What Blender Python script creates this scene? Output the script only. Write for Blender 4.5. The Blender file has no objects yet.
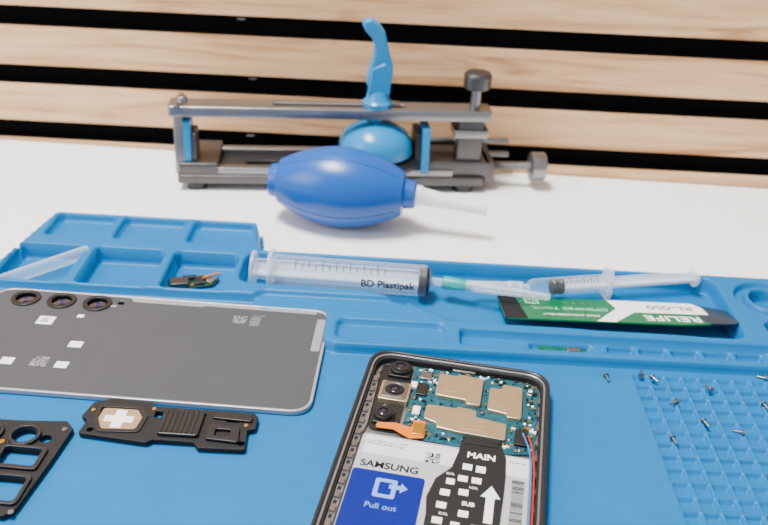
import bpy, math, random
import numpy as np
from mathutils import Vector, Matrix, Euler
random.seed(4)
S=0.001; Z0=0.755   # mm -> m ; working plane (mat surface) height
col=bpy.context.collection

# ------------------------------------------------ materials
def lin(c):
    return tuple(((v/255)/12.92 if v/255<=0.04045 else ((v/255+0.055)/1.055)**2.4) for v in c)
def mat(name,c,rough=0.5,metal=0.0,noise=0.0,nscale=200,bump=0.0,bscale=900,coat=0.0,spec=0.5,em=None):
    m=bpy.data.materials.new(name); m.use_nodes=True
    nt=m.node_tree; b=nt.nodes['Principled BSDF']
    c=lin(c)
    b.inputs['Base Color'].default_value=(*c,1); b.inputs['Roughness'].default_value=rough
    b.inputs['Metallic'].default_value=metal; b.inputs['Coat Weight'].default_value=coat
    b.inputs['Specular IOR Level'].default_value=spec
    tc=nt.nodes.new('ShaderNodeTexCoord')
    if noise>0:
        n=nt.nodes.new('ShaderNodeTexNoise'); n.inputs['Scale'].default_value=nscale; n.inputs['Detail'].default_value=4
        nt.links.new(tc.outputs['Object'],n.inputs['Vector'])
        r=nt.nodes.new('ShaderNodeValToRGB')
        r.color_ramp.elements[0].position=0.3; r.color_ramp.elements[1].position=0.7
        r.color_ramp.elements[0].color=(*[v*(1-noise) for v in c],1)
        r.color_ramp.elements[1].color=(*[min(1,v*(1+noise)) for v in c],1)
        nt.links.new(n.outputs['Fac'],r.inputs['Fac']); nt.links.new(r.outputs['Color'],b.inputs['Base Color'])
    if bump>0:
        n2=nt.nodes.new('ShaderNodeTexNoise'); n2.inputs['Scale'].default_value=bscale
        nt.links.new(tc.outputs['Object'],n2.inputs['Vector'])
        bp=nt.nodes.new('ShaderNodeBump'); bp.inputs['Strength'].default_value=bump; bp.inputs['Distance'].default_value=0.0004
        nt.links.new(n2.outputs['Fac'],bp.inputs['Height']); nt.links.new(bp.outputs['Normal'],b.inputs['Normal'])
    return m
def clearmat(name,c,alpha,rough=0.12,edge=0.5):
    m=bpy.data.materials.new(name); m.use_nodes=True
    nt=m.node_tree; b=nt.nodes['Principled BSDF']; o=nt.nodes['Material Output']
    b.inputs['Base Color'].default_value=(*lin(c),1); b.inputs['Roughness'].default_value=rough
    t=nt.nodes.new('ShaderNodeBsdfTransparent'); mx=nt.nodes.new('ShaderNodeMixShader')
    lw=nt.nodes.new('ShaderNodeLayerWeight'); lw.inputs['Blend'].default_value=0.3
    mr=nt.nodes.new('ShaderNodeMapRange'); mr.inputs['To Min'].default_value=alpha; mr.inputs['To Max'].default_value=min(1,alpha+edge)
    nt.links.new(lw.outputs['Facing'],mr.inputs['Value'])
    nt.links.new(mr.outputs['Result'],mx.inputs['Fac'])
    nt.links.new(t.outputs[0],mx.inputs[1]); nt.links.new(b.outputs[0],mx.inputs[2]); nt.links.new(mx.outputs[0],o.inputs['Surface'])
    return m
M={}
M['mat']=mat('silicone_blue',(0,101,158),0.38,noise=0.04,nscale=60,bump=0.12,bscale=1500,spec=0.2)
M['table']=mat('white_laminate',(242,240,236),0.45,noise=0.015,nscale=8)
M['black']=mat('black_plastic',(20,20,22),0.4)
M['blackm']=mat('black_matte',(13,13,15),0.65,spec=0.35)
M['frame']=mat('phone_bumper_frame',(28,29,33),0.3)
M['frame2']=mat('phone_inner_frame',(150,152,156),0.3,metal=0.8)
M['steel']=mat('brushed_steel',(140,138,138),0.3,metal=0.9,noise=0.08,nscale=80)
M['steeld']=mat('dark_steel',(90,88,88),0.36,metal=0.85,noise=0.1,nscale=60)
M['cyan']=mat('cyan_plastic',(0,124,182),0.25,spec=0.4)
M['bulb']=mat('blue_rubber',(8,80,160),0.28,bump=0.06,bscale=600,spec=0.45)
M['white']=mat('white_plastic',(235,235,235),0.3)
M['cover']=mat('grey_back_cover',(66,68,73),0.36,noise=0.03,nscale=40,spec=0.4)
M['coverrim']=mat('cover_rim',(165,166,170),0.3,metal=0.4)
M['label']=mat('white_label',(242,242,240),0.5)
M['ink']=mat('black_ink',(10,10,12),0.6,spec=0.3)
M['glass']=mat('lens_glass',(3,4,9),0.06,coat=1.0)
M['lensblue']=mat('lens_coating',(14,22,62),0.1,coat=1.0)
M['pcb']=mat('pcb_teal',(0,74,88),0.35,noise=0.45,nscale=450)
M['pcbg']=mat('pcb_dark',(18,50,50),0.3,noise=0.6,nscale=500)
M['pcbl']=mat('pcb_green',(8,84,62),0.3,noise=0.4,nscale=500)
M['shield']=mat('shield_can_gold',(204,186,152),0.34,metal=0.85,noise=0.05,nscale=150)
M['sticker']=mat('beige_sticker',(150,124,92),0.5)
M['gold']=mat('gold_contact',(214,165,70),0.3,metal=0.9)
M['orange']=mat('polyimide_flex',(212,112,4),0.35)
M['battery']=mat('battery_foil',(176,177,182),0.42,metal=0.2)
M['batteryw']=mat('battery_label',(210,210,212),0.5)
M['stick']=mat('blue_pull_tab',(2,26,118),0.3,spec=0.3)
M['stickl']=mat('pale_blue_print',(110,150,225),0.5)
M['wirer']=mat('red_wire',(180,12,12),0.4)
M['wireb']=mat('blue_wire',(20,110,170),0.4)
M['clear']=clearmat('clear_plastic',(228,238,248),0.05,0.1,0.4)
M['clear2']=clearmat('frosted_plastic',(228,238,248),0.24,0.22,0.5)
M['nozzle']=clearmat('milky_plastic',(238,240,242),0.8,0.3,0.2)
M['tubec']=clearmat('clear_tube_plastic',(228,238,248),0.12,0.12,0.6)
M['teal']=clearmat('teal_needle_hub',(10,165,155),0.6,0.3,0.4)
M['green']=mat('tool_card_green',(0,102,62),0.35,spec=0.35)
M['greenl']=mat('pale_green_print',(130,210,170),0.5)
M['blade']=mat('blade_steel',(50,70,86),0.3,metal=0.6)
M['floor']=mat('floor_vinyl',(150,145,138),0.6,noise=0.05,nscale=6)
M['felt']=mat('black_felt',(8,8,9),0.95,spec=0.1)
# wood veneer
def wood():
    m=bpy.data.materials.new('oak_veneer'); m.use_nodes=True
    nt=m.node_tree; b=nt.nodes['Principled BSDF']; b.inputs['Roughness'].default_value=0.55
    tc=nt.nodes.new('ShaderNodeTexCoord'); mp=nt.nodes.new('ShaderNodeMapping')
    mp.inputs['Scale'].default_value=(3.2,40,45)
    nt.links.new(tc.outputs['Object'],mp.inputs['Vector'])
    n=nt.nodes.new('ShaderNodeTexNoise'); n.inputs['Scale'].default_value=2.2; n.inputs['Detail'].default_value=6; n.inputs['Distortion'].default_value=1.4
    nt.links.new(mp.outputs[0],n.inputs['Vector'])
    r=nt.nodes.new('ShaderNodeValToRGB'); e=r.color_ramp.elements
    e[0].position=0.30; e[0].color=(*lin((172,120,74)),1)
    e[1].position=0.70; e[1].color=(*lin((228,188,144)),1)
    k=e.new(0.47); k.color=(*lin((212,167,122)),1)
    nt.links.new(n.outputs['Fac'],r.inputs['Fac']); nt.links.new(r.outputs[0],b.inputs['Base Color'])
    return m
M['wood']=wood()

# ------------------------------------------------ builders (mm local coords)
def grp(name,x=0,y=0,z=0,rz=0,rx=0,ry=0):
    e=bpy.data.objects.new(name,None); e.empty_display_size=0.01
    e.location=(x*S,y*S,z*S+Z0); e.rotation_euler=Euler((math.radians(rx),math.radians(ry),math.radians(rz)),'XYZ')
    col.objects.link(e); return e
def put(g,name,me,m,smooth=False):
    o=bpy.data.objects.new(name,me); col.objects.link(o)
    if g is not None: o.parent=g
    me.materials.append(M[m] if isinstance(m,str) else m)
    if smooth:
        for p in me.polygons: p.use_smooth=True
    return o
def meshof(verts,faces,name='m'):
    me=bpy.data.meshes.new(name); me.from_pydata([(v[0]*S,v[1]*S,v[2]*S) for v in verts],[],faces); me.update(); return me
def rnd(pts,r,seg=5):
    out=[];n=len(pts)
    for i in range(n):
        p=Vector(pts[i][:2]);a=Vector(pts[i-1][:2]);b=Vector(pts[(i+1)%n][:2])
        rr=pts[i][2] if len(pts[i])>2 else r
        da=(a-p);db=(b-p);la=da.length;lb=db.length
        if la<1e-6 or lb<1e-6: continue
        da/=la;db/=lb
        ang=da.angle(db)
        if rr<=0 or ang>3.1: out.append(tuple(p)); continue
        t=min(rr/math.tan(ang/2),la*0.49,lb*0.49)
        p1=p+da*t;p2=p+db*t
        for k in range(seg+1):
            s=k/seg
            q=(1-s)**2*p1+2*s*(1-s)*p+s*s*p2   # smooth corner
            out.append((q.x,q.y))
    return out
def rect(x0,x1,y0,y1,r=0,seg=5):
    return rnd([(x0,y0),(x1,y0),(x1,y1),(x0,y1)],r,seg)
def circ(x,y,r,n=28):
    return [(x+r*math.cos(2*math.pi*i/n),y+r*math.sin(2*math.pi*i/n)) for i in range(n)]
def conv(ob):
    bpy.context.view_layer.update()
    dg=bpy.context.evaluated_depsgraph_get()
    me=bpy.data.meshes.new_from_object(ob.evaluated_get(dg))
    cu=ob.data; bpy.data.objects.remove(ob); 
    me.transform(Matrix.Scale(S,4)); me.materials.clear(); return me
def poly(g,name,outer,z0,z1,m,holes=(),bev=0.0):
    cu=bpy.data.curves.new(name,'CURVE'); cu.dimensions='2D'; cu.fill_mode='BOTH'
    h=(z1-z0)/2; bev=min(bev,h*0.9)
    cu.extrude=h-bev; cu.bevel_depth=bev; cu.bevel_resolution=2; cu.offset=-bev
    for lp in [outer,*holes]:
        sp=cu.splines.new('POLY'); sp.points.add(len(lp)-1)
        for i,p in enumerate(lp): sp.points[i].co=(p[0],p[1],0,1)
        sp.use_cyclic_u=True
    ob=bpy.data.objects.new(name,cu); col.objects.link(ob)
    me=conv(ob); me.transform(Matrix.Translation((0,0,(z0+z1)/2*S)))
    return put(g,name,me,m)
def box(g,name,x0,x1,y0,y1,z0,z1,m,r=0.4,bev=0.25):
    return poly(g,name,rect(x0,x1,y0,y1,r,3),z0,z1,m,bev=bev)
def text(g,name,s,x,y,z,size,m,rot=0,align='CENTER',th=0.03,sx=1,bold=0.0):
    cu=bpy.data.curves.new(name,'FONT'); cu.body=s; cu.size=size; cu.align_x=align; cu.align_y='CENTER'; cu.extrude=th; cu.offset=bold
    ob=bpy.data.objects.new(name,cu); col.objects.link(ob); me=conv(ob)
    me.transform(Matrix.Translation((x*S,y*S,z*S))@Matrix.Rotation(math.radians(rot),4,'Z')@Matrix.Diagonal((sx,1,1,1)))
    return put(g,name,me,m)
def lathe(g,name,prof,p0,d,m,n=40,smooth=True,sq=(1,1)):
    d=Vector(d).normalized(); up=Vector((0,0,1)) if abs(d.z)<0.9 else Vector((1,0,0))
    a=d.cross(up).normalized(); b=a.cross(d); p0=Vector(p0)
    V=[];F=[]
    for h,r in prof:
        for i in range(n):
            t=2*math.pi*i/n; V.append(p0+d*h+a*(r*sq[0]*math.cos(t))+b*(r*sq[1]*math.sin(t)))
    k=len(prof)
    for j in range(k-1):
        for i in range(n):
            i2=(i+1)%n; F.append((j*n+i,j*n+i2,(j+1)*n+i2,(j+1)*n+i))
    if prof[0][1]>0.01: F.append(tuple(range(n))[::-1])
    if prof[-1][1]>0.01: F.append(tuple((k-1)*n+i for i in range(n)))
    me=meshof(V,F,name); o=put(g,name,me,m,smooth)
    try: me.set_sharp_from_angle(angle=math.radians(40))
    except Exception: pass
    return o
def cyl(g,name,x,y,z0,z1,r,m,n=24,c=0.3):
    c=min(c,r*0.4,(z1-z0)*0.4)
    return lathe(g,name,[(0,r-c),(c,r),(z1-z0-c,r),(z1-z0,r-c)],(x,y,z0),(0,0,1),m,n)
def tube(g,name,pts,r,m,flat=None):
    cu=bpy.data.curves.new(name,'CURVE'); cu.dimensions='3D'; cu.bevel_depth=r; cu.bevel_resolution=4; cu.use_fill_caps=True
    sp=cu.splines.new('NURBS'); sp.points.add(len(pts)-1)
    for i,p in enumerate(pts): sp.points[i].co=(*p,1)
    sp.use_endpoint_u=True; sp.order_u=min(4,len(pts)); sp.resolution_u=8
    ob=bpy.data.objects.new(name,cu); col.objects.link(ob); me=conv(ob)
    return put(g,name,me,m,True)
def multibox(g,name,boxes,m):
    V=[];F=[]
    for (x0,x1,y0,y1,z0,z1) in boxes:
        i=len(V); V+=[(x0,y0,z0),(x1,y0,z0),(x1,y1,z0),(x0,y1,z0),(x0,y0,z1),(x1,y0,z1),(x1,y1,z1),(x0,y1,z1)]
        F+=[(i,i+3,i+2,i+1),(i+4,i+5,i+6,i+7),(i,i+1,i+5,i+4),(i+1,i+2,i+6,i+5),(i+2,i+3,i+7,i+6),(i+3,i,i+4,i+7)]
    return put(g,name,meshof(V,F,name),m)
def qr(g,name,x,y,z,s,m='ink',n=13):
    u=s/n; bx=[]
    for i in range(n):
        for j in range(n):
            if random.random()<0.5: bx.append((x-s/2+i*u,x-s/2+(i+1)*u,y-s/2+j*u,y-s/2+(j+1)*u,z,z+0.06))
    return multibox(g,name,bx,m)

# ------------------------------------------------ room
def wallbuild():
    g=bpy.data.objects.new('wall_back',None); col.objects.link(g)
    g.location=(0,0.563,Z0); g.rotation_euler=(0,math.radians(-0.75),math.radians(-1.3))
    multibox(g,'felt_backing',[(-1500,1500,9,14,-755,1645)],'felt')
    bl=[]
    fr=[]
    for k in range(-19,43):
        z0=52.0-39.0+k*39.0; z1=z0+26.0
        bl.append((-1500,1500,0.6,9,z0,z1)); fr.append((-1500,1500,0,0.6,z0,z1))
    multibox(g,'slat_cores',bl,'felt'); multibox(g,'slat_veneer',fr,'wood')
    multibox(g,'staples',[(x,x+5,8.2,9,z,z+0.8) for x,z in((-103,86.5),(-97,47),(-100,6.5))],'steel')
wallbuild()
multibox(None,'floor',[(-1600,1600,-1600,700,-795,-755)],'floor')
t=grp('worktable')
V=[(-900,-350),(900,-350),(900,541),(-900,582)]
poly(t,'table_top',V,-30,-5,'table',bev=0.8)
for i,(x,y) in enumerate(((-850,-300),(850,-300),(850,500),(-850,500))):
    box(t,'leg_%d'%i,x-25,x+25,y-25,y+25,-755,-30,'white')

# ------------------------------------------------ silicone repair mat (height field)
def matbuild():
    xs=np.concatenate([np.arange(-202,105,0.9),np.arange(105,215,0.5),np.arange(215,266,1.5)])
    ys=np.concatenate([np.arange(78,200,2.0),np.arange(200,328,0.5),np.arange(328,448,0.75)])
    X,Y=np.meshgrid(xs,ys)
    def sdr(x0,x1,y0,y1,r):
        cx,cy=(x0+x1)/2,(y0+y1)/2; qx=np.abs(X-cx)-(x1-x0)/2+r; qy=np.abs(Y-cy)-(y1-y0)/2+r
        return np.hypot(np.maximum(qx,0),np.maximum(qy,0))+np.minimum(np.maximum(qx,qy),0)-r
    def sdp(P):
        d=np.full(X.shape,1e9); s=np.ones(X.shape)
        n=len(P)
        for i in range(n):
            ax,ay=P[i];bx,by=P[i-1]
            ex,ey=bx-ax,by-ay; wx,wy=X-ax,Y-ay
            t=np.clip((wx*ex+wy*ey)/(ex*ex+ey*ey),0,1)
            d=np.minimum(d,np.hypot(wx-ex*t,wy-ey*t))
            c1=Y>=ay;c2=Y<by;c3=(ex*wy)>(ey*wx)
            f=(c1&c2&c3)|((~c1)&(~c2)&(~c3)); s=np.where(f,-s,s)
        return d*s
    def st(d,w=1.4):
        t=np.clip(0.5-d/w,0,1); return t*t*(3-2*t)
    def mix(h,v,m): return h*(1-m)+v*m
    h=np.zeros(X.shape)
    P=[(-230,470),(-230,366),(-34,366),(-26,358),(-26,331),(-20,327),(300,327),(300,470)]
    h=mix(h,5,st(sdp(rnd(P,3,3)),1.8))
    for x0,x1 in ((-183,-150),(-146,-111),(-106.5,-73)): h=mix(h,0.2,st(sdr(x0,x1,415,440.5,3),1.3))
    for x0,x1 in ((-191,-157),(-151,-114.5),(-109,-76)): h=mix(h,-4.2,st(sdr(x0,x1,368,404,3),1.4))
    T=[(-71,406),(-71,378),(-4,376),(12,368),(34,353),(172,351),(172,406)]
    h=mix(h,-4.0,st(sdp(rnd(T,6,4))-1,1.5))
    h=mix(h,2.4,st(sdr(-62,12,356,370,5),1.4))
    h=mix(h,1.8,st(sdr(-20,30,333,348,3),1.4))
    h=mix(h,0.4,st(sdr(37,183,332,345,2.5),1.4))
    h=mix(h,-2.4,st(sdr(70,99,334,343,2),1.4))
    for i in range(5):
        x=106+i*15; h=mix(h,-2.6,st(sdr(x,x+12.5,334,343,1.6),1.2))
    d=np.hypot(X-197,Y-388)
    h=mix(h,1.6,st(d-17,1.6)); h=mix(h,5,st(d-12.5,1.6)); h=mix(h,-2.5,st(d-9.5,1.6))
    h=mix(h,0.5,st(sdr(186,255,345,366,4),1.6))
    p=7.6
    gx=np.abs(((X-113)/p)%1-0.5)*p; gy=np.abs(((Y-323)/p)%1-0.5)*p
    cell=np.maximum(gx,gy)
    region=st(sdr(113,113+p*17,323-p*18,323,1),0.8)
    h=h-2.0*region*st(cell-(p/2-0.8),0.7)
    O=[(-198,82),(-198,370),(-187,444),(-71,444),(-66,412),(262,412),(262,82)]
    od=sdp(rnd(O,5,4))
    m=st(od+0.9,1.8)
    h=mix(-4.98,h,m)
    keep=od<1.4
    ny,nx=X.shape
    co=np.stack([X*S,Y*S,h*S],-1).reshape(-1,3)
    idx=np.arange(nx*ny).reshape(ny,nx)
    q=np.stack([idx[:-1,:-1],idx[:-1,1:],idx[1:,1:],idx[1:,:-1]],-1).reshape(-1,4)
    kk=keep.reshape(-1)[q].any(1); q=q[kk]
    used=np.unique(q); rm=np.full(nx*ny,-1); rm[used]=np.arange(len(used)); q=rm[q]; co=co[used]
    me=bpy.data.meshes.new('repair_mat'); me.vertices.add(len(co)); me.vertices.foreach_set('co',co.astype(np.float32).ravel())
    me.loops.add(q.size); me.loops.foreach_set('vertex_index',q.astype(np.int32).ravel())
    me.polygons.add(len(q)); me.polygons.foreach_set('loop_start',np.arange(0,q.size,4,dtype=np.int32)); 
    me.update(calc_edges=True); me.validate()
    me.polygons.foreach_set('use_smooth',np.ones(len(me.polygons),dtype=bool))
    o=put(None,'silicone_repair_mat',me,'mat'); o.location=(0,0,Z0)
matbuild()

# ------------------------------------------------ opened phone
def phone():
    g=grp('opened_smartphone',-2.6,321.5,0,-9.2)
    W,L=77.7,164
    R=lambda i,r:rect(i,W-i,-L+i,-i,r,8)
    poly(g,'outer_bumper',R(0,11),0,8,'frame',holes=[R(1.7,9.6)],bev=0.7)
    poly(g,'metal_rim',R(1.7,9.6),0.6,7.4,'frame2',holes=[R(2.7,8.7)],bev=0.3)
    poly(g,'inner_wall',R(2.7,8.7),0.6,6.2,'blackm',holes=[R(3.6,7.9)],bev=0.2)
    poly(g,'midframe',R(3.3,8),0.5,3.4,'frame2')
    poly(g,'midframe_left_ledge',rnd([(3.6,-16),(6.2,-16),(7.4,-48),(6.4,-54),(6.4,-150),(3.6,-150)],0.6,2),3.3,5.0,'frame2',bev=0.2)
    multibox(g,'frame_clips',[(4.0,6.0,-y-3,-y,4.9,6.0) for y in range(18,150,7)],'steel')
    multibox(g,'frame_clip_gaps',[(4.3,5.6,-y-1.6,-y,4.9,5.2) for y in range(22,150,7)],'blackm')
    multibox(g,'frame_clips_right',[(73.0,74.2,-y-3,-y,3,5.6) for y in range(16,150,9)],'steel')
    pc=rnd([(20,-5),(66,-4.5),(73.3,-9),(73.3,-50),(60,-53),(30,-52),(26,-47),(21,-46),(21,-34),(22,-16),(20,-14)],1.5,3)
    poly(g,'main_board',pc,3.2,4.4,'pcb',bev=0.1)
    poly(g,'camera_bracket',rnd([(6,-6),(19.5,-6),(19.5,-50),(9,-50),(6,-44)],2,4),3.0,4.0,'black')
    def can(n,pts,z1=6.2):
        poly(g,n,rnd(pts,1.2,3),4.3,z1,'shield',bev=0.3)
    can('shield_can_1',[(31,-9.5),(39,-9.5),(39,-8),(50,-9),(50,-27.5),(44,-27.5),(44,-25),(31,-24.5)])
    can('shield_can_2',[(53,-14),(58,-14),(58,-10.5),(66.5,-11),(67,-32),(61,-32),(61,-30),(53,-29)])
    can('shield_can_3',[(28.5,-31),(41,-31),(41,-29.5),(49,-30.5),(49,-34.5),(61.5,-36),(61.5,-46),(44,-45.5),(34,-44.5),(34,-42),(28.5,-40)],5.8)
    for i,(x,y,w,h) in enumerate(((34,-12,9,9),(56,-17,8,8),(44,-38,12,5))):
        poly(g,'shield_dimple_%d'%i,rect(x,x+w,y-h,y,1),6.18 if i<2 else 5.78,6.32 if i<2 else 5.9,'shield',bev=0.05)
    bx=[];bw=[];bg=[]
    pts_in=lambda x,y:(21.5<x<72 and -51<y<-5.5) and not(30<x<51 and -28<y<-8) and not(52<x<68 and -33<y<-10) and not(27.5<x<62.5 and -47<y<-29)
    for i in range(560):
        x=random.uniform(21,72);y=random.uniform(-51.5,-5.5)
        if not pts_in(x,y): continue
        w=random.choice((0.6,0.9,1.6));h=random.choice((0.5,0.8,1.3))
        random.choice((bx,bw,bg,bx)).append((x,x+w,y,y+h,4.3,4.3+random.uniform(0.3,0.9)))
    multibox(g,'board_chips_dark',bx,'black'); multibox(g,'board_chips_light',bw,'label'); multibox(g,'board_contacts',bg,'gold')
    box(g,'connector_1',23,28,-14,-9,4.3,5.6,'steel'); box(g,'connector_2',23,27.5,-25,-17,4.3,5.4,'black')
    box(g,'connector_3',65,70,-47,-38,4.3,5.6,'black'); box(g,'connector_white',23.5,26.5,-38,-33,4.3,5.6,'label')
    box(g,'earpiece',36,46,-5,-3.6,3.2,5.5,'steel')
    def cam(n,x,y,r):
        cyl(g,n+'_barrel',x,y,3.2,7.2,r,'black',32)
        poly(g,n+'_ring',circ(x,y,r*0.82),7.1,7.5,'blackm',holes=[circ(x,y,r*0.55)])
        lathe(g,n+'_lens',[(0,r*0.55),(0.15,r*0.5),(0.5,r*0.25),(0.55,0.001)],(x,y,7.0),(0,0,1),'glass')
        lathe(g,n+'_pupil',[(0,r*0.24),(0.1,0.001)],(x,y,7.56),(0,0,1),'lensblue')
    box(g,'camera_1_body',9,19,-15,-5.5,3.2,5.5,'black',1.2); cam('camera_1',14.2,-10.2,4.4)
    box(g,'camera_2_body',8.3,20.7,-33,-20.5,3.2,6.6,'shield',1.0); 
    poly(g,'camera_2_frame',rect(9.3,19.7,-32,-21.5,1.5),6.5,7.2,'steel',holes=[circ(14.5,-26.7,4.0)],bev=0.15)
    cam('camera_2',14.5,-26.7,4.0)
    box(g,'camera_3_body',8.5,17,-46.5,-38,3.2,5.3,'black',1.2); cam('camera_3',12.6,-42,3.9)
    box(g,'flash_module',20.2,22.8,-21,-17,4,5.6,'label')
    poly(g,'orange_flex',rnd([(11,-47),(18,-45.5),(25,-47),(25,-42),(30,-42),(30.5,-52),(25,-53.5),(18,-49.5),(11,-50)],1,3),5.0,5.4,'orange')
    box(g,'flex_connector',25.5,30,-51,-44,5.3,6.0,'gold')
    poly(g,'battery',rect(7.2,72,-150,-54.5,2),3.0,6.0,'battery',bev=0.6)
    box(g,'battery_top_label',9,71,-66,-56,5.95,6.05,'batteryw',0.3,0.02)
    qr(g,'battery_qr_code',35.5,-63.2,6.05,5.5)
    text(g,'battery_text',"SAMSUNG",9.5,-71.8,6.02,4.8,'ink',align='LEFT',bold=0.12)
    text(g,'battery_small_text',"Li-ion battery pack  3.85V\n5000mAh  Rated charge",9.5,-59.5,6.06,1.5,'ink',align='LEFT')
    text(g,'battery_small_text_2',"EB-BA156",67,-58.5,6.06,1.5,'ink',rot=0)
    multibox(g,'barcode',[(65.5,70,-68-i*0.8-random.choice((0.3,0.55)),-68-i*0.8,6.0,6.06) for i in range(34)],'ink')
    poly(g,'pull_tab',rect(7.6,34.5,-106,-75,1.5),6.02,6.12,'stick')
    text(g,'pull_tab_text',"Pull out",21,-92.5,6.13,3.7,'stickl')
    poly(g,'pull_icon',rnd([(17,-78.5),(25,-78.5),(25,-88),(17,-88)],1),6.12,6.17,'stickl',holes=[rnd([(18.6,-80.2),(23.4,-80.2),(23.4,-86.3),(18.6,-86.3)],0.6)])
    poly(g,'pull_arrow',[(22.3,-81),(26.5,-81),(26.5,-79.5),(29,-82),(26.5,-84.5),(26.5,-83),(22.3,-83)],6.15,6.2,'stickl')
    fl=rnd([(45,-50),(60,-50),(62.5,-57),(63,-66),(63,-75),(62.5,-95),(62,-130),(37,-130),(37,-92),(36,-84),(38,-74),(43,-67),(44.5,-58)],1.5,3)
    poly(g,'main_flex_cable',fl,6.1,6.5,'blackm')
    text(g,'main_flex_text',"MAIN",53.3,-58.7,6.5,4.4,'label',bold=0.12)
    box(g,'main_flex_connector',46,59,-52.5,-48,5.2,6.9,'blackm')
    marks=[(47,50.5,-67,-63.8),(52,55.5,-67.5,-64),(46,49.5,-73.5,-70.5),(51,54.5,-73.5,-70.5),
        (42,45,-76,-73),(40.5,44,-82,-79),(47,50.5,-80.5,-77.5),(40,43.5,-88.5,-85.5),(48,51.5,-91,-88),(39.5,43,-96,-93),(46,49,-97,-94),(53,56,-97,-94),
        (40,43,-104,-101),(47,51,-104,-101),(54,57,-103,-100),(58,61,-97,-94)]
    multibox(g,'flex_white_marks',[(a,b,c,d,6.5,6.55) for a,b,c,d in marks],'label')
    text(g,'flex_text_a',"G/A",43,-70.6,6.5,1.8,'label'); text(g,'flex_text_b',"N/A",52,-76,6.5,1.8,'label')
    text(g,'flex_text_c',"SUB",51,-84.5,6.5,2.6,'label',bold=0.08)
    text(g,'flex_text_d',"KAL",43,-91,6.5,1.8,'label')
    poly(g,'flex_arrow',[(56.9,-92),(56.9,-79.5),(54.9,-79.5),(58.4,-73.5),(61.9,-79.5),(59.9,-79.5),(59.9,-92)],6.5,6.56,'label')
    tube(g,'red_wire',[(70,-41,5.5),(71.5,-46,6.5),(73,-54,6.3),(73.5,-70,6.2),(73.4,-100,6.2),(73.4,-140,6)],0.38,'wirer')
    tube(g,'blue_wire',[(68,-40,5.5),(70,-47,6.8),(71.8,-54,6.6),(72.4,-70,6.4),(72.3,-100,6.4),(72.3,-140,6)],0.38,'wireb')
    for i,(x,y) in enumerate(((24,-6.8),(70.5,-9),(70.5,-35),(23,-42),(51.3,-30),(40,-49),(66,-50),(12,-35.5),(5.5,-12))):
        cyl(g,'board_screw_%d'%i,x,y,4.4,5.3,1.0,'steel',12)
phone()

# ------------------------------------------------ back cover
def cover():
    g=grp('phone_back_cover',-184.5,363,0.2,-1.9,rx=0)
    W,H=160.5,77
    cams=[(15.3,-8.3),(32.6,-8.3),(49.8,-8.3)]
    holes=[circ(x,y,5.4,36) for x,y in cams]+[circ(60.5,-6,1.6,16)]
    poly(g,'cover_plate',rect(0,W,-H,0,9,8),0.6,2.0,'cover',holes=holes,bev=0.4)
    poly(g,'cover_rim',rect(-0.3,W+0.3,-H-0.3,0.3,9.3,8),0.0,2.3,'coverrim',holes=[rect(1.0,W-1.0,-H+1.0,-1.0,8.2,8)],bev=0.3)
    poly(g,'adhesive_strip',rnd([(64,-1.2),(154,-1.2),(154,-3.8),(100,-3.4),(100,-4.4),(66,-4.4)],0.5,2),2.0,2.1,'coverrim')
    poly(g,'edge_strip_right',rect(W-5.5,W-1.6,-34,-8,1),2.0,2.12,'coverrim')
    for i,(x,y) in enumerate(cams):
        poly(g,'camera_ring_%d'%i,circ(x,y,6.8,36),1.9,2.8,'black',holes=[circ(x,y,4.6,36)],bev=0.25)
        lathe(g,'camera_glass_%d'%i,[(0,4.7),(0.2,4.7),(0.25,0.001)],(x,y,1.2),(0,0,1),'glass')
        lathe(g,'camera_window_%d'%i,[(0,2.4),(0.05,0.001)],(x,y,1.5),(0,0,1),'lensblue')
    text(g,'camera_label',"50MP",57.5,-9.5,2.05,1.6,'label')
    for i,(x,y,w,h) in enumerate(((31.8,-25.5,7.5,6.5),(52,-42.5,6,4.5),(28,-58,5.5,4.8),(51.6,-58,5.5,4.5),(46,-20,3,2.4))):
        box(g,'pad_sticker_%d'%i,x-w/2,x+w/2,y-h/2,y+h/2,2.0,2.25,'label',0.3,0.05)
    qr(g,'qr_in_sticker',31.3,-25.5,2.25,3.2)
    qr(g,'qr_code_1',41.5,-56.5,2.0,7,'coverrim'); qr(g,'qr_code_2',119,-13,2.0,6.5,'coverrim')
    multibox(g,'qr_text_lines',[(124,128.5,-17+i*1.6,-16.4+i*1.6,2.0,2.05) for i in range(5)],'coverrim')
    text(g,'small_print',"A15 4G",127.5,-8.5,2.02,1.6,'coverrim')
cover()

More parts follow.
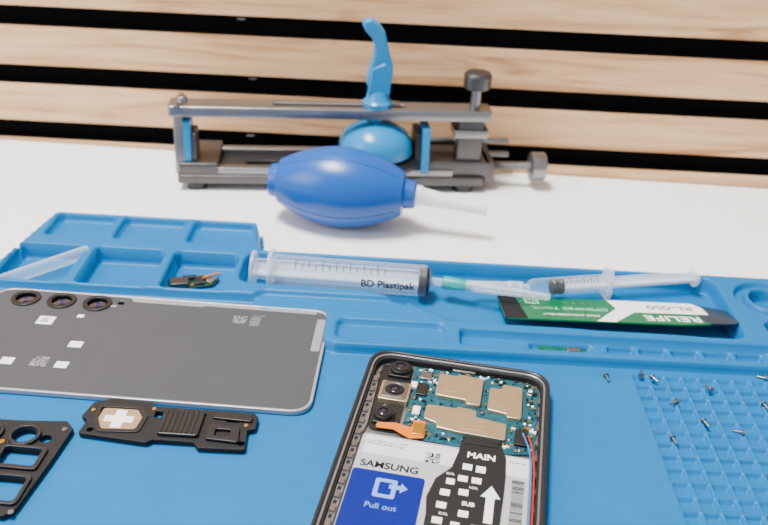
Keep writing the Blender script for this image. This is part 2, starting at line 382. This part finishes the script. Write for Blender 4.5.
# ------------------------------------------------ black internal brackets
def bracketA():
    g=grp('phone_speaker_bracket',-114.4,280.5,0,-0.8)
    out=rnd([(1,-1),(8,2),(24,1),(25,-1),(66,-1.5),(68,-4),(68,-11),(65,-12),(66,-23.5),(48,-24),(46,-21),(30,-21),(28,-23),(10,-21),(1,-20),(2,-12),(-1,-10)],1.2,3)
    poly(g,'bracket_plate',out,0.6,2.6,'blackm',holes=[rect(27,30,-8,-4,0.5),circ(46,-4.5,1.3,14),circ(64,-20,1.4,14),circ(5,-17.5,1.3,14),rect(33,36,-18,-14,0.6),rect(56,61,-8,-5,0.8)],bev=0.3)
    poly(g,'antenna_coil',rnd([(4,-2),(21,-2),(25,-8),(24,-18),(8,-19),(4,-12)],2,3),2.6,3.2,'black',holes=[rnd([(5.5,-4),(20,-4),(23,-9),(22,-16.5),(9,-17.2),(6,-11)],1.5,3)],bev=0.1)
    poly(g,'speaker_box',rect(31,47,-19,-4,1.5),2.6,4.2,'black',bev=0.4)
    poly(g,'raised_rib',rnd([(50,-3),(66,-4),(66,-8),(50,-7)],1,3),2.6,3.6,'black',bev=0.2)
    poly(g,'raised_block',rnd([(50,-11),(62,-12),(63,-21),(50,-20)],1,3),2.6,4.0,'black',holes=[rect(53,59,-18,-14,0.8)],bev=0.2)
    poly(g,'sticker',rnd([(6.5,-4.6),(20,-4.6),(22.8,-9),(22,-16.8),(9,-17.2),(6,-11)],1.5,3),2.65,2.95,'sticker')
    poly(g,'sticker_cross',[(8.4,-9),(12,-9),(12,-5.6),(16.2,-5.6),(16.2,-9),(19.8,-9),(19.8,-12.8),(16.2,-12.8),(16.2,-16.2),(12,-16.2),(12,-12.8),(8.4,-12.8)],2.97,3.12,'label')
    for i,(x,y) in enumerate(((26,-3),(2.5,-6),(64,-9.5))): cyl(g,'contact_%d'%i,x,y,2.6,3.0,0.9,'gold',12)
    multibox(g,'ribs',[(32+i*2,32.8+i*2,-18,-5,4.2,4.5) for i in range(7)],'blackm')
bracketA()
def bracketB():
    g=grp('phone_camera_bracket',-158,266,0,-3)
    out=rnd([(0,0),(20,1),(38,3),(42,-1),(41,-20),(39,-44),(36,-48),(12,-47),(0,-46)],1.5,3)
    poly(g,'bracket_plate',out,0.5,2.6,'blackm',holes=[circ(26,-8,4.5),circ(34,-8,2.2,16),rect(22,36,-24,-15,1.5),rect(24,37,-42,-30,2),rect(6,16,-40,-30,1.5),circ(12,-8,4.2)],bev=0.3)
    poly(g,'ring_1',circ(26,-8,6),2.6,4.0,'black',holes=[circ(26,-8,4.6)],bev=0.2)
    poly(g,'ring_2',circ(12,-8,5.6),2.6,4.0,'black',holes=[circ(12,-8,4.3)],bev=0.2)
    poly(g,'frame_1',rect(20.5,38,-26,-13.5,2),2.6,3.8,'black',holes=[rect(22.2,36.2,-24.2,-15,1.5)],bev=0.2)
    poly(g,'frame_2',rect(22.5,38.5,-43.5,-28.5,2.5),2.6,3.8,'black',holes=[rect(24.2,37,-42,-30,2)],bev=0.2)
    box(g,'antenna_pad',10,19,-27,-14,2.6,3.0,'black')
    text(g,'print',"UA",14.5,-24,3.0,3.2,'label')
    for i,(x,y) in enumerate(((39,-2),(20,-45),(38,-46),(19,-12))): cyl(g,'screw_boss_%d'%i,x,y,2.6,3.1,1.1,'gold' if i%2 else 'steel',12)
bracketB()

# ------------------------------------------------ air blower
def blower():
    a=Vector((-69,472,18.6)); b=Vector((13,462,18.6)); d=(b-a).normalized()
    g=grp('rubber_air_blower',a.x,a.y,a.z)
    Lb=(b-a).length
    prof=[(0,0.001),(0,8),(0.6,9.4),(3,10.0),(5,10.3),(5.8,11.4)]
    n=22
    for i in range(n+1):
        t=i/n; x=6+t*(Lb-10); r=23.4*math.sin(math.pi*(0.155+0.70*t))**0.78
        prof.append((x,r))
    prof+=[(Lb-3.4,9.4),(Lb-3,8.6),(Lb+2.5,8.0),(Lb+3.2,7.2),(Lb+3.4,0.001)]
    lathe(g,'bulb',prof,(0,0,0),d,'bulb',64)
    perp=d.cross(Vector((0,0,1))).normalized(); up=Vector((0,0,1))
    for k,ang in enumerate((65,155,245,335)):
        dr=perp*math.cos(math.radians(ang))+up*math.sin(math.radians(ang))
        pts=[d*x+dr*(r-0.12) for x,r in prof[5:5+n+1]]
        tube(g,'seam_%d'%k,pts,0.5,'bulb')
    d2=(Vector((57,456,13.5))-b).normalized()
    lathe(g,'nozzle',[(0,6.0),(3,5.8),(4,5.2),(10,4.8),(36,3.3),(41,3.0),(41.6,2.3),(41.2,1.2),(34,1.0)],b-a+d*3,d2,'nozzle')
blower()

# ------------------------------------------------ clamp fixture
def clamp():
    g=grp('screen_separator_clamp',-130,500,-5,6.3)
    for i,(x,y) in enumerate(((10,7),(10,36),(180,7),(180,36))): cyl(g,'foot_%d'%i,x,y,0,5,6.5,'black')
    poly(g,'base_plate',rect(-1,192,0,42,1.5),5,10.5,'steeld',holes=[rect(40,150,17,25,3)],bev=0.5)
    box(g,'base_rail_front',22,172,1.5,8,10.5,15,'steel'); box(g,'base_rail_back',22,172,34,40,10.5,15,'steel')
    box(g,'left_foot_block',0,24,1,41,10.5,18,'steeld',1,0.5)
    def vplate(n,x0,x1,pts,m,bev=0.3):
        cu=poly(g,n,pts,x0,x1,m,bev=bev)
        me=cu.data
        R=Matrix(((0,0,1,0),(1,0,0,0),(0,1,0,0),(0,0,0,1))); me.transform(R); return cu
    vplate('left_upright',-2,3.5,rnd([(2,10),(34,10),(26,53),(6,53)],2,3),'steel')
    vplate('left_blue_pad',3.5,8,rnd([(3,17),(24,17),(22,44),(5,44)],2,3),'cyan')
    vplate('left_clamp_jaw',8,11,rnd([(4,12),(24,12),(22,36),(6,36)],2,3),'steeld')
    lathe(g,'hinge_pin',[(0,2.6),(26,2.6),(26.5,2)],(1,2,52),(0,1,0),'steel',20)
    cyl(g,'hinge_screw',4,8,55,59,3.0,'steel')
    poly(g,'top_bar',rect(-5,194,4,21,1.5),47,53.5,'steel',holes=[rect(58,140,10,15,2.4)],bev=0.6)
    box(g,'right_post',174,190,6,20,10.5,47,'steeld',1,0.5)
    box(g,'right_post_collar',171,193,4,22,36,41,'steel',1,0.5)
    cyl(g,'knob_shaft',184,12,53,68,3.2,'steel')
    lathe(g,'height_knob',[(0,6.5),(1,8.4),(8,8.8),(9,8.8),(10.5,7.6)],(184,12,66),(0,0,1),'steeld',24)
    box(g,'carriage',156,196,3,34,10.5,20,'steeld',1,0.5)
    vplate('right_jaw_plate',147,151,rnd([(2,11),(30,11),(27,38),(6,38)],2,3),'black')
    vplate('right_blue_pad',151,156,rnd([(1,12),(24,12),(22,42),(4,42)],2,3),'cyan')
    lathe(g,'feed_screw',[(0,2.6)]+sum([[(i*1.6,2.9),(i*1.6+0.8,2.3)] for i in range(1,25)],[])+[(44,2.5)],(190,12,15),(1,0,0),'steel',20)
    lathe(g,'guide_rod_upper',[(0,2.0),(62,2.0),(62.6,1.6)],(150,30,25),(1,0,0),'steel',20)
    lathe(g,'guide_rod_lower',[(0,2.0),(44,2.0),(44.6,1.6)],(170,34,14),(1,0,0),'steel',20)
    box(g,'guide_block',193,199,4,36,6,20,'steeld',1,0.4)
    lathe(g,'feed_knob',[(0,7.5),(0.8,9.3),(9,9.3),(10,8.5),(10.5,5)],(224,12,14.5),(1,0,0),'steel',28)
    cx,cy=122.5,12.5
    lathe(g,'suction_pad',[(0,25),(1.5,27),(4,27),(6,22),(7,12)],(cx+2,cy,16),(0,0,1),'black',40)
    lathe(g,'suction_body',[(0,21.5),(1,23.5),(4,23.5),(9,22.5),(14,19.5),(18,13),(20,8)],(cx,cy,23),(0,0,1),'cyan',40)
    cyl(g,'suction_stem',cx,cy,42,56,4,'cyan')
    lathe(g,'lever_collar',[(0,9.2),(3,9.4),(4,8.2),(5,7.2),(9,6.6),(10,6)],(cx,cy,53.5),(0,0,1),'cyan',32)
    left=[(366,88),(367,78),(369,68),(372,58),(373,48),(370,38),(364,31),(361,25),(362,20)]
    right=[(369,18),(376,23),(382,32),(385,44),(388,56),(391,66),(391,76),(390,88)]
    pts=[((px-378)/1.55,60.5+(100-py)*0.575) for px,py in left+right]
    T=Matrix.Translation((cx*S,cy*S,0))@Matrix(((1,0,0,0),(0,0,-1,0),(0,1,0,0),(0,0,0,1)))
    o=poly(g,'lever_handle',rnd(pts,1.5,3),-4.2,4.2,'cyan',bev=1.4); o.data.transform(T)
    o=poly(g,'lever_ridge',rnd([(-6.6,62),(7,62),(7.6,77),(3.5,82),(-5,78)],1.5,3),-5.4,5.4,'cyan',bev=1.0); o.data.transform(T)
clamp()

# ------------------------------------------------ syringes
def syringe(name,p0,p1,r,pl,flw,tip,needle=None,hub='teal',rubber=(0.9,0.97),mark=True,txt=None,flip=1):
    p0=Vector(p0);p1=Vector(p1);pl=Vector(pl);d=(p1-p0).normalized();L=(p1-p0).length
    ang=math.degrees(math.atan2(d.y,d.x)); pitch=math.degrees(math.asin(d.z))
    g=grp(name,p0.x,p0.y,p0.z,ang,ry=-pitch)
    X=(1,0,0)
    lathe(g,'barrel',[(0,r),(L-2,r),(L,r*0.75),(L+1,r*0.35)],(0,0,0),X,'clear')
    cu=poly(g,'finger_flange',rnd([(-r*0.75,-flw),(r*0.75,-flw),(r*1.15,-flw*0.5),(r*1.15,flw*0.5),(r*0.75,flw),(-r*0.75,flw),(-r*1.15,flw*0.5),(-r*1.15,-flw*0.5)],r*0.4,3),-1,1,'clear2',holes=[circ(0,0,r*0.8)],bev=0.3)
    cu.data.transform(Matrix(((0,0,1,0),(1,0,0,0),(0,1,0,0),(0,0,0,1))))
    lp=-(pl-p0).length
    rl=L*rubber[0]
    multibox(g,'plunger_rod',[(lp,rl,-r*0.72,r*0.72,-0.5,0.5),(lp,rl,-0.5,0.5,-r*0.72,r*0.72)],'clear2')
    lathe(g,'thumb_plate',[(0,r*1.05),(0.4,r*1.15),(1.6,r*1.15),(2,r*1.05)],(lp-1,0,0),X,'clear2')
    lathe(g,'rubber_stopper',[(rl,r*0.9),(rl+1.2,r*0.95),(rl+1.8,r*0.86),(L*rubber[1]-1.8,r*0.86),(L*rubber[1]-1.0,r*0.95),(L*rubber[1],r*0.86),(L*rubber[1]+1,r*0.3)],(0,0,0),X,'black')
    if mark:
        n=14
        V=[];F=[]
        for i in range(n):
            x=L*0.16+i*(L*0.6/n); a0=math.radians(40);a1=math.radians(60 if i%2 else 78)
            b0=len(V)
            for k in range(5):
                a=a0+(a1-a0)*k/4
                for xx in (x,x+0.4): V.append((xx,-(r+0.05)*math.cos(a)*flip,(r+0.05)*math.sin(a)))
            for k in range(4): F.append((b0+2*k,b0+2*k+1,b0+2*k+3,b0+2*k+2))
        put(g,'scale_marks',meshof(V,F),'ink')
    if txt:
        o=text(g,'print',txt,0,0,0,r*0.66,'ink',rot=0,bold=0.14,th=0.0)
        for v in o.data.vertices:
            a=v.co.y/(r*S)+math.radians(4); zz=r*S+0.00006
            v.co=(v.co.x+L*0.74*S,-zz*math.cos(a),zz*math.sin(a))
    lathe(g,'luer_tip',[(L,r*0.3),(L+1,2.0),(L+tip*0.5,1.8)],(0,0,0),X,'clear2',24)
    if needle is not None:
        q=Vector(needle); R=Matrix.Rotation(math.radians(ang),3,'Z')@Matrix.Rotation(math.radians(-pitch),3,'Y')
        ql=R.inverted()@(q-p0); st=Vector((L+tip*0.35,0,0)); dd=(ql-st); ln=dd.length
        lathe(g,'needle_hub',[(0,3.2),(1,3.4),(8,3.0),(tip*0.65,2.4),(tip*0.7,2.2)],st,dd,hub,24)
        lathe(g,'needle_cap',[(tip*0.6,2.9),(tip*0.62,2.9),(ln*0.97,1.7),(ln,1.2)],st,dd,'clear2',24)
        lathe(g,'needle',[(tip*0.5,0.35),(ln*0.93,0.35)],st,dd,'steel',8)
    return g
syringe('syringe',(-57,388,6.2),(23.5,385,6.2),8,(-66,388.4,6.2),10.2,20,needle=(82,370,9.5),txt="BD Plastipak",rubber=(0.93,0.995))
syringe('syringe',(115.5,395,5.5),(74,386,5),4.6,(164,399,5.5),9,10,needle=(44,385,6),hub='clear2',rubber=(0.58,0.72),mark=True,txt=None,flip=-1)

# ------------------------------------------------ green pry-tool card
def card():
    g=grp('pry_tool_card',59,354,6.3,1.2,rx=-12.5)
    body=rnd([(0,0),(86,1),(98,3),(104,6),(104,26),(100,33),(0,33)],2,4)
    poly(g,'card_sleeve',body,-0.4,0.4,'green')
    poly(g,'handle_end',rnd([(0.2,0.2),(11,0.2),(9,33),(0.2,33)],1,3),-0.5,0.55,'blackm')
    poly(g,'blade',rnd([(98,4),(112,5),(120,12),(123,20),(120,22),(100,31),(98,31)],2,4),-0.25,0.45,'blade')
    poly(g,'white_panel',[(44,0.4),(53,0.4),(66,15.5),(103,16.5),(103,26),(99.5,32.5),(56,32.5),(58,20)],0.4,0.5,'label')
    text(g,'brand_text',"RELIFE",83,8.8,0.45,10,'label',rot=181,bold=0.15)
    text(g,'model_text',"RL-050",86,24.5,0.52,8,'green',rot=181,bold=0.15)
    text(g,'label_text',"PRO DISASSEMBLY",33,8,0.45,3.4,'label',rot=181)
    text(g,'label_text_2',"OPENING TOOL",34,17,0.45,5.2,'greenl',rot=181,bold=0.06)
    poly(g,'qr_patch',rect(13,20,22,30,0.5),0.45,0.5,'greenl'); qr(g,'qr_code',16.5,26,0.5,6)
    text(g,'number_print',"5  4  3  2  1",38,26,0.46,4,'gold',rot=181)
card()

# ------------------------------------------------ small bits in trays
def bits():
    g=grp('clear_plastic_tube',-173,386,1.5,41)
    lathe(g,'tube_wall',[(-26,3.4),(23,3.4),(24,3.0)],(0,0,0),(1,0,0.07),'tubec',24)
    g=grp('phone_charging_board',-100,385,-4.0,14)
    poly(g,'board',rnd([(-15,-5),(-3,-7),(4,-5),(13,-4),(17,2),(8,7),(-2,5),(-8,9),(-14,6)],1.2,3),0,1.4,'pcbg',bev=0.1)
    box(g,'usb_port',-8,1,-6,1,1.4,4.6,'steeld'); box(g,'chip',4,9,-3,3,1.4,2.6,'black'); box(g,'connector',-13.5,-8.5,0,5,1.4,3.2,'black')
    box(g,'microphone',10,14,-2,1.5,1.4,2.8,'steel'); box(g,'board_connector',-2,5,2.5,5,1.4,3,'black')
    multibox(g,'parts',[(x,x+1.6,y,y+1.2,1.4,2.5) for x,y in ((-6,3),(-3,2),(3,3.6),(10,3),(11,-3.5),(-11,-4),(-1,3),(-10,7),(7,4.6),(-12.5,-2),(2,-4.5),(13.5,0))],'gold')
    tube(g,'flex_tail',[(8,2,2),(12,4,3),(15,6,2),(17,7,1.5)],0.6,'orange')
    g=grp('small_circuit_board',85,339,-1.8,-3)
    poly(g,'board',rnd([(-12,-3),(8,-3.2),(11,-1),(11,3),(-10,3),(-12,1)],0.8,3),0,1.6,'pcbl',bev=0.1)
    multibox(g,'pads',[(-9+i*2.4,-8+i*2.4,-2,-1,1.6,1.9) for i in range(6)],'gold'); box(g,'chip',2,8,-1,2,1.6,2.8,'steel')
    g=grp('phone_screws')
    for i,(x,y) in enumerate(((101,320),(117,321),(121.5,321),(146,313),(129,304),(174,324),(151,285),(120,280),(166,306),(136,292))):
        a=random.uniform(0,6.28); dd=Vector((math.cos(a),math.sin(a),-0.12)); z=1.1 if x<113 else 1.0
        lathe(g,'screw_%d'%i,[(0,1.2),(0.8,1.3),(1.0,0.7),(1.0,0.6),(4.2,0.6),(4.5,0.2)],(x,y,z),dd,'steel',12)
bits()

# ------------------------------------------------ light
w=bpy.data.worlds.new('room_light'); bpy.context.scene.world=w; w.use_nodes=True
bg=w.node_tree.nodes['Background']; bg.inputs[0].default_value=(0.97,0.98,1,1); bg.inputs[1].default_value=0.72
def area(n,loc,tgt,sx,sy,e,c=(1,1,1)):
    l=bpy.data.lights.new(n,'AREA'); l.shape='RECTANGLE'; l.size=sx; l.size_y=sy; l.energy=e; l.color=c
    o=bpy.data.objects.new(n,l); col.objects.link(o); o.location=loc
    o.rotation_euler=(Vector(tgt)-Vector(loc)).to_track_quat('-Z','Y').to_euler(); return o
area('ceiling_panel_light',(-0.45,0.38,2.35),(0,0.4,0.75),0.8,0.35,98,(1,0.985,0.96))
area('window_light',(-1.5,-0.4,1.7),(0,0.4,0.75),1.0,1.0,18,(0.95,0.97,1))

# ------------------------------------------------ camera
cam=bpy.data.cameras.new('camera'); co=bpy.data.objects.new('camera',cam); col.objects.link(co)
cam.sensor_width=36; cam.lens=880/768*36; cam.clip_start=0.01; cam.clip_end=20
th=math.radians(29); r=math.radians(3.2)
co.location=(0,0,0.229+Z0)
R=Matrix.Rotation(math.radians(90)-th,4,'X')@Matrix.Rotation(r,4,'Z')
co.rotation_euler=R.to_euler()
cam.dof.use_dof=True; cam.dof.focus_distance=0.355; cam.dof.aperture_fstop=13
bpy.context.scene.camera=co
